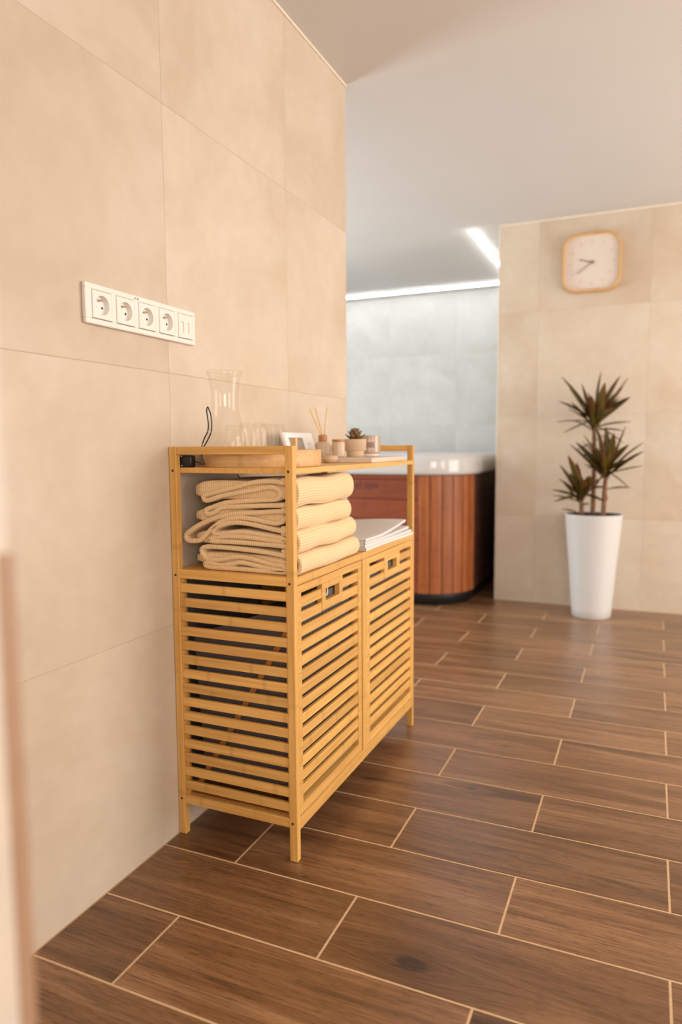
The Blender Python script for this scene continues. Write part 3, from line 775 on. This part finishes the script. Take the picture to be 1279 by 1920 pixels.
# ------------------------------------------------------------ socket strip on the left wall
sk = thing('socket_strip', 'white five-gang wall socket strip on the beige tiles above the cabinet', 'socket', (0, 0, 1.2505))
F = bmesh.new()
ya, yb, zh = -.2635, .1075, .0405
mods = [-.2165+.071*k for k in range(5)]
box(.0002, .0105, ya, yb, .0285, zh, .003, F, 2); box(.0002, .0105, ya, yb, -zh, -.0285, .003, F, 2)
edges = [ya]+[v for m_ in mods for v in (m_-.0285, m_+.0285)]+[yb]
for i in range(0, len(edges), 2):
    e0, e1 = edges[i], edges[i+1]
    if e1-e0 > .003: box(.0002, .0105, e0, e1, -.030, .030, .0015, F)
obj('frame', F, M['white_pl'], sk)
def socket_plate():
    bm = bmesh.new(); n = 40; R = .0195; hs = .0275; x = .0118
    circ = [(R*math.cos(2*math.pi*i/n), R*math.sin(2*math.pi*i/n)) for i in range(n)]
    def sq(y, z, h): k = h/max(abs(y), abs(z)); return (y*k, z*k)
    o0 = [bm.verts.new((.001, *sq(*c, hs+.0003))) for c in circ]
    o1 = [bm.verts.new((x-.001, *sq(*c, hs+.0002))) for c in circ]
    o2 = [bm.verts.new((x, *sq(*c, hs-.001))) for c in circ]
    c1 = [bm.verts.new((x, *c)) for c in circ]
    c2 = [bm.verts.new((.0012, c[0]*.97, c[1]*.97)) for c in circ]
    for A, B in ((o0, o1), (o1, o2), (o2, c1), (c1, c2)):
        for i in range(n): bm.faces.new((A[i], A[(i+1) % n], B[(i+1) % n], B[i]))
    bm.faces.new(c2); bmesh.ops.recalc_face_normals(bm, faces=bm.faces[:]); return bm
pl = None; pn = None; hl_ = None
for k in range(4):
    loc = (0, mods[k], 0)
    if pl is None: pl = obj('socket', socket_plate(), M['white_pl'], sk, loc=loc); me = pl
    else: me = copy_to(pl, loc, sk)
    if pn is None:
        b_ = bmesh.new(); bmesh.ops.create_cone(b_, cap_ends=True, segments=12, radius1=.0024, radius2=.0018, depth=.012, matrix=Matrix.Translation((.006, 0, 0)) @ Matrix.Rotation(math.pi/2, 4, 'Y'))
        pn = obj('earth_pin', b_, M['brass'], me, True, loc=(.0012, 0, .0105))
        b_ = bmesh.new(); bmesh.ops.create_cone(b_, cap_ends=True, segments=12, radius1=.0026, radius2=.0026, depth=.0005, matrix=Matrix.Rotation(math.pi/2, 4, 'Y'))
        hl_ = obj('hole', b_, M['hole'], me, loc=(.0015, -.0095, -.003)); copy_to(hl_, (.0015, .0095, -.003), me)
    else:
        copy_to(pn, pn.location, me); copy_to(hl_, (.0015, -.0095, -.003), me); copy_to(hl_, (.0015, .0095, -.003), me)
q = obj('data_socket', box(.001, .0116, mods[4]-.0277, mods[4]+.0277, -.0277, .0277, .0008), M['white_pl'], sk)
for dy in (-.010, .012):
    obj('port', box(.0116, .0122, dy-.0018+mods[4], dy+.0018+mods[4], -.015, .008, .0002), M['plug'], q)
    obj('port_cap', box(.0116, .0122, dy-.008+mods[4], dy+.0015+mods[4], .0085, .0105, .0002), M['plug'], q)
b_ = bmesh.new()
for dy in (-.0055, .0045): box(.0104, .0109, -.1095+dy-.0022, -.1095+dy+.0022, .0325, .0345, bm=b_)
box(.0104, .0108, -.1095-.005, -.1095+.005, .0350, .0355, bm=b_); box(.0104, .0108, -.1095-.003, -.1095+.004, .0314, .0318, bm=b_)
obj('mark', b_, M['ink'], sk)['label'] = 'tiny dark printed mark on the frame'

# ------------------------------------------------------------ clock
ck = thing('wall_clock', 'rounded square wall clock with thin wooden frame and pale face', 'clock', (.7195, YC, 1.9865))
def rr_ring(o, i, d0, d1, mat, name):
    bm = bmesh.new(); n = 10
    A = rrect(-o, o, -o*1.03, o*1.03, .082, n); B = rrect(-i, i, -i*1.03, i*1.03, .082-(o-i), n)
    r = [[bm.verts.new((x, -d, z)) for x, z in P] for P, d in ((A, d0), (A, d1-.003), (rrect(-o+.003, o-.003, -o*1.03+.003, o*1.03-.003, .079, n), d1), (rrect(-i-.002, i+.002, -i*1.03-.002, i*1.03+.002, .082-(o-i)+.002, n), d1), (B, d1-.002), (B, d0))]
    m_ = len(A)
    for a, b in zip(r, r[1:]+r[:1]):
        for k in range(m_): bm.faces.new((a[k], a[(k+1) % m_], b[(k+1) % m_], b[k]))
    bmesh.ops.recalc_face_normals(bm, faces=bm.faces[:])
    return obj(name, bm, mat, ck, True)
rr_ring(.1575, .1465, .001, .042, M['clock_wood'], 'frame')
bm = bmesh.new(); A = rrect(-.1463, .1463, -.1507, .1507, .071, 10)
v1 = [bm.verts.new((x, -.024, z)) for x, z in A]; v0 = [bm.verts.new((x, -.002, z)) for x, z in A]
bm.faces.new(v1); bm.faces.new(v0[::-1])
for k in range(len(A)): bm.faces.new((v0[k], v0[(k+1) % len(A)], v1[(k+1) % len(A)], v1[k]))
bmesh.ops.recalc_face_normals(bm, faces=bm.faces[:])
obj('face', bm, M['clock_face'], ck)
def hand(ang, L, w, y):
    b = box(-w/2, w/2, y-.0008, y+.0008, -.016, L, .0003)
    o = obj('hand', b, M['clock_ink'], ck); o.rotation_euler = (0, math.radians(ang), 0)
hand(-73, .070, .0050, -.0262); hand(-126, .096, .0036, -.0285)
obj('hub', lathe([(0, 0), (.0075, 0), (.0075, .003), (0, .0036)], 20), M['clock_ink'], ck, True, loc=(0, -.0268, 0)).rotation_euler = (math.pi/2, 0, 0)
for i in range(12):
    a = math.radians(30*i); r = .118
    o = obj('hour_mark', box(-.0024, .0024, -.0249, -.0238, r-.008, r+.008), M['clock_tick'], ck); o.rotation_euler = (0, a, 0)

# ------------------------------------------------------------ potted plant by the clock wall
pp = thing('potted_yucca', 'tall tapered white planter with a three-stemmed spiky yucca standing under the clock', 'plant', (.780, 2.745, 0))
obj('planter', lathe([(0, 0), (.098, 0), (.1035, .004), (.108, .05), (.125, .28), (.1515, .572), (.1525, .576), (.150, .578), (.146, .576), (.143, .555), (0, .552)], 64), M['pot_white'], pp, True)
obj('soil', lathe([(0, .5752), (.10, .5748), (.1455, .5738), (.1435, .556), (0, .553)], 40), M['soil'], pp, True)
def sword(base, tip, w, sag):
    bm = bmesh.new(); uvl = bm.loops.layers.uv.new('UVMap')
    base, tip = Vector(base), Vector(tip); d = tip-base; L = d.length
    side = d.cross(Vector((0, 0, 1)))
    if side.length < 1e-4: side = Vector((1, 0, 0))
    side.normalize(); nrm = side.cross(d).normalized()
    # turn the blade a little about its axis
    tw = random.uniform(-.7, .7); side = (side*math.cos(tw)+nrm*math.sin(tw)); nrm = side.cross(d).normalized()
    prof = [(0, .45), (.12, .62), (.35, .95), (.55, 1), (.75, .78), (.9, .4), (1, .03)]; rows = []
    for t, k in prof:
        c = base+d*t+Vector((0, 0, sag*L*math.sin(math.pi*t))); hw = w*k/2
        rows.append([bm.verts.new(c-side*hw+nrm*hw*.35), bm.verts.new(c-nrm*.0015), bm.verts.new(c+side*hw+nrm*hw*.35), bm.verts.new(c+nrm*.0015)])
    for (a, b), ((t0, _), (t1, _)) in zip(zip(rows[:-1], rows[1:]), zip(prof[:-1], prof[1:])):
        us = (0, .5, 1, .5)
        for i in range(4):
            j = (i+1) % 4; f = bm.faces.new((a[i], a[j], b[j], b[i]))
            for l, uv in zip(f.loops, ((us[i], t0), (us[j], t0), (us[j], t1), (us[i], t1))): l[uvl].uv = uv
    bmesh.ops.recalc_face_normals(bm, faces=bm.faces[:])
    return bm
ros = [((-.012, 1.044), [(.016, 1.358), (-.185, 1.333), (-.084, 1.298), (.116, 1.327), (.155, 1.318), (.168, 1.221), (-.193, 1.198), (-.133, 1.193), (-.202, 1.086), (-.17, 1.027), (.173, 1.082), (.146, 1.03), (.141, .966), (-.116, 1.092), (.045, 1.29), (.09, 1.24), (-.05, 1.22), (-.145, 1.27), (.10, 1.15), (.13, 1.27)], .024),
       ((.061, .775), [(-.002, 1.067), (.053, 1.058), (.152, 1.056), (-.098, .975), (-.128, .96), (.242, .969), (.247, .924), (.242, .849), (.176, .73), (-.062, 1.014), (-.017, .688), (.10, 1.02), (.02, 1.0), (.17, .96), (-.06, .90), (.19, .88), (-.03, .84)], -.055),
       ((-.068, .656), [(-.13, .906), (-.145, .89), (-.178, .851), (-.18, .768), (-.224, .708), (-.22, .676), (-.204, .645), (-.02, .782), (.06, .652), (-.032, .68), (-.10, .86), (-.06, .80), (-.14, .80), (-.01, .74)], -.030)]
rl = random.Random(5)
for ri, ((bx, bz), tips, by) in enumerate(ros):
    for i, (tx, tz) in enumerate(tips):
        L = math.hypot(tx-bx, tz-bz)
        dy = rl.uniform(-.13, .10) if L < .26 else rl.uniform(-.06, .05)
        if tz < bz+.06: dy *= .6
        w = (.044 if tz > bz+.10 else .022)*rl.uniform(.85, 1.15)
        b0 = (bx+rl.uniform(-.008, .008)+.10*(tx-bx)*.3, by+rl.uniform(-.008, .008), bz+rl.uniform(-.02, .055))
        obj('leaf', sword(b0, (tx, by+dy, tz), w, rl.uniform(0, .05)), M['leaf'], pp, True)
    for k in range(15):                       # blades pointing towards and away from the viewer
        az = rl.uniform(.25, math.pi-.25)+(math.pi if k % 3 else 0); L = rl.uniform(.12, .2) if ri == 0 else rl.uniform(.11, .18)
        el = rl.uniform(.3, 1.25)
        tip = (bx+L*math.cos(az)*math.cos(el), by+L*math.sin(az)*math.cos(el)*.9, bz+.03+L*math.sin(el))
        obj('leaf', sword((bx, by, bz+rl.uniform(-.02, .04)), tip, .034, .03), M['leaf'], pp, True)
for (bx, by, bz, n) in ((-.012, .024, .98, 6), (.060, -.055, .74, 4), (-.067, -.03, .625, 3)):     # old blades hanging lower on the stems
    for k in range(n):
        az = rl.uniform(0, 6.28); L = rl.uniform(.07, .13); zb_ = bz-rl.uniform(0, .13)
        obj('leaf', sword((bx, by, zb_), (bx+L*math.cos(az), by+.6*L*math.sin(az), zb_+rl.uniform(-.05, .07)), .02, .03), M['leaf'], pp, True)
for pts in ([(-.008, .03, .556), (-.006, .028, .75), (-.012, .024, 1.07)], [(.052, -.055, .556), (.055, -.055, .68), (.061, -.055, .81)], [(-.060, -.03, .556), (-.064, -.03, .62), (-.068, -.03, .68)]):
    P = smooth_path(pts, 5); obj('stem', tube(P, .014, 12, None, [.0135-.003*i/len(P) for i in range(len(P))]), M['bark'], pp, True)

# ------------------------------------------------------------ hot tub
TX0, TX1, TY0, TY1 = -2.12, .08, 2.62, 4.54
tub = thing('hot_tub', 'large hot tub with white acrylic rim and reddish cedar cladding in the bright bay', 'hot tub', ((TX0+TX1)/2, (TY0+TY1)/2, 0))
ox, oy = tub.location.x, tub.location.y
def ring_obj(name, x0, x1, y0, y1, r, prof, mat, cap=False):
    bm = bmesh.new(); rows = []; n = 10
    for ins, z in prof:
        rr = max(r-ins, .02); rows.append([bm.verts.new((x-ox, y-oy, z)) for x, y in rrect(x0+ins, x1-ins, y0+ins, y1-ins, rr, n)])
    m_ = len(rows[0])
    for a, b in zip(rows[:-1], rows[1:]):
        for k in range(m_): bm.faces.new((a[k], a[(k+1) % m_], b[(k+1) % m_], b[k]))
    if cap: bm.faces.new(rows[-1])
    bmesh.ops.recalc_face_normals(bm, faces=bm.faces[:])
    return obj(name, bm, mat, tub, True)
ring_obj('base', TX0+.03, TX1-.03, TY0+.03, TY1-.03, .26, [(.02, 0), (0, .004), (0, .076)], M['tubbase'])
ring_obj('inner_shell', TX0+.022, TX1-.022, TY0+.022, TY1-.022, .26, [(0, .05), (0, .785)], M['tubbase'])
ring_obj('rim', TX0-.02, TX1+.02, TY0-.02, TY1+.02, .30, [(.03, .786), (.008, .787), (.001, .795), (0, .81), (0, .868), (.004, .886), (.014, .898), (.03, .903), (.16, .903), (.185, .895), (.20, .87), (.25, .6), (.33, .40), (.40, .36), (.6, .35)], M['acrylic'], True)
R_ = .28
# level boards on the straight stretches
zb = [.075, .155, .276, .397, .518, .639, .760, .7835]
def boards(axis, plane, side, lo, hi, mat):
    first = None
    for z0, z1 in zip(zb[:-1], zb[1:]):
        h = z1-z0-.0025; L = hi-lo
        if axis == 1: loc = ((lo+hi)/2-ox, plane-oy, (z0+z1)/2); bmx = box(-L/2, L/2, -.009, .009, -h/2, h/2, .002)
        else: loc = (plane-ox, (lo+hi)/2-oy, (z0+z1)/2); bmx = box(-.009, .009, -L/2, L/2, -h/2, h/2, .002)
        key = round(h, 4); first = first or {}
        if key not in first: first[key] = obj('board', bmx, mat, tub, loc=loc)
        else: bmx.free(); copy_to(first[key], loc, tub)
boards(1, TY0+.009, -1, TX0+R_, TX1-R_, M['cedar_x'])
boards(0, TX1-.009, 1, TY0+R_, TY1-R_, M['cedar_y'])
# upright boards around the two front corners
cb0 = None
def corner(cx, cy, a_from):
    global cb0
    n = 6; st = 90/n
    for k in range(n):
        a0, a1 = math.radians(k*st+.55), math.radians((k+1)*st-.55)
        if cb0 is None:
            bm = bmesh.new(); rows = []
            for i in range(5):
                a = a0-math.radians(0)+(a1-a0)*i/4; e = .003 if i in (0, 4) else 0
                rows.append([bm.verts.new((r*math.cos(a), r*math.sin(a), z)) for r, z in ((R_-.018, .075), (R_-e, .075), (R_-e, .7835), (R_-.018, .7835))])
            for a, b in zip(rows[:-1], rows[1:]):
                for i in range(4): bm.faces.new((a[i], a[(i+1) % 4], b[(i+1) % 4], b[i]))
            bm.faces.new(rows[0]); bm.faces.new(rows[-1][::-1]); bmesh.ops.recalc_face_normals(bm, faces=bm.faces[:])
            cb0 = obj('board', bm, M['cedar_z'], tub); o = cb0
        else: o = copy_to(cb0, (0, 0, 0), tub)
        o.location = (cx-ox, cy-oy, 0); o.rotation_euler = (0, 0, math.radians(a_from+k*st))
corner(TX1-R_, TY0+R_, 270); corner(TX0+R_, TY0+R_, 180)
# low relief lettering on the top front board
fc = bpy.data.curves.new('lettering', 'FONT'); fc.body = 'and spa'; fc.size = .068; fc.extrude = .0012; fc.align_x = 'RIGHT'
tmp = bpy.data.objects.new('lettering_tmp', fc); COL.objects.link(tmp)
dg = bpy.context.evaluated_depsgraph_get(); me_ = bpy.data.meshes.new_from_object(tmp.evaluated_get(dg))
bpy.data.objects.remove(tmp)
M['tub_ink'] = plain('burnt_lettering', (.085, .022, .010), .6)
me_.materials.clear(); me_.materials.append(M['tub_ink'])
lt = bpy.data.objects.new('lettering', me_); COL.objects.link(lt); lt.parent = tub
lt.location = (-.452-ox, TY0-.0002-oy, .703); lt.rotation_euler = (math.pi/2, 0, 0); lt['label'] = 'dark lettering on the front board'

# ------------------------------------------------------------ light bars on the ceiling of the bay
def led_bar(name, x0, x1, y0, y1, label):
    t = thing(name, label, 'light', ((x0+x1)/2, (y0+y1)/2, HC))
    hx, hy = (x1-x0)/2, (y1-y0)/2
    obj('housing', box(-hx, hx, -hy, hy, -.010, 0, .001), M['frame_w'], t)
    obj('diffuser', box(-hx+.002, hx-.002, -hy+.002, hy-.002, -.021, -.010, .003), M['led'], t)
led_bar('light_bar', .018, .042, 2.955, 4.36, 'short bright LED bar running back along the bay ceiling beside the clock wall')
led_bar('light_bar.001', -1.75, .042, 4.379, 4.403, 'long bright LED bar across the bay ceiling in front of the far wall')
led_bar('light_bar.002', -1.774, -1.75, 2.955, 4.36, 'LED bar along the far left side of the bay ceiling, behind the tiled wall')  # extra bar out of view, added to even out the bay light
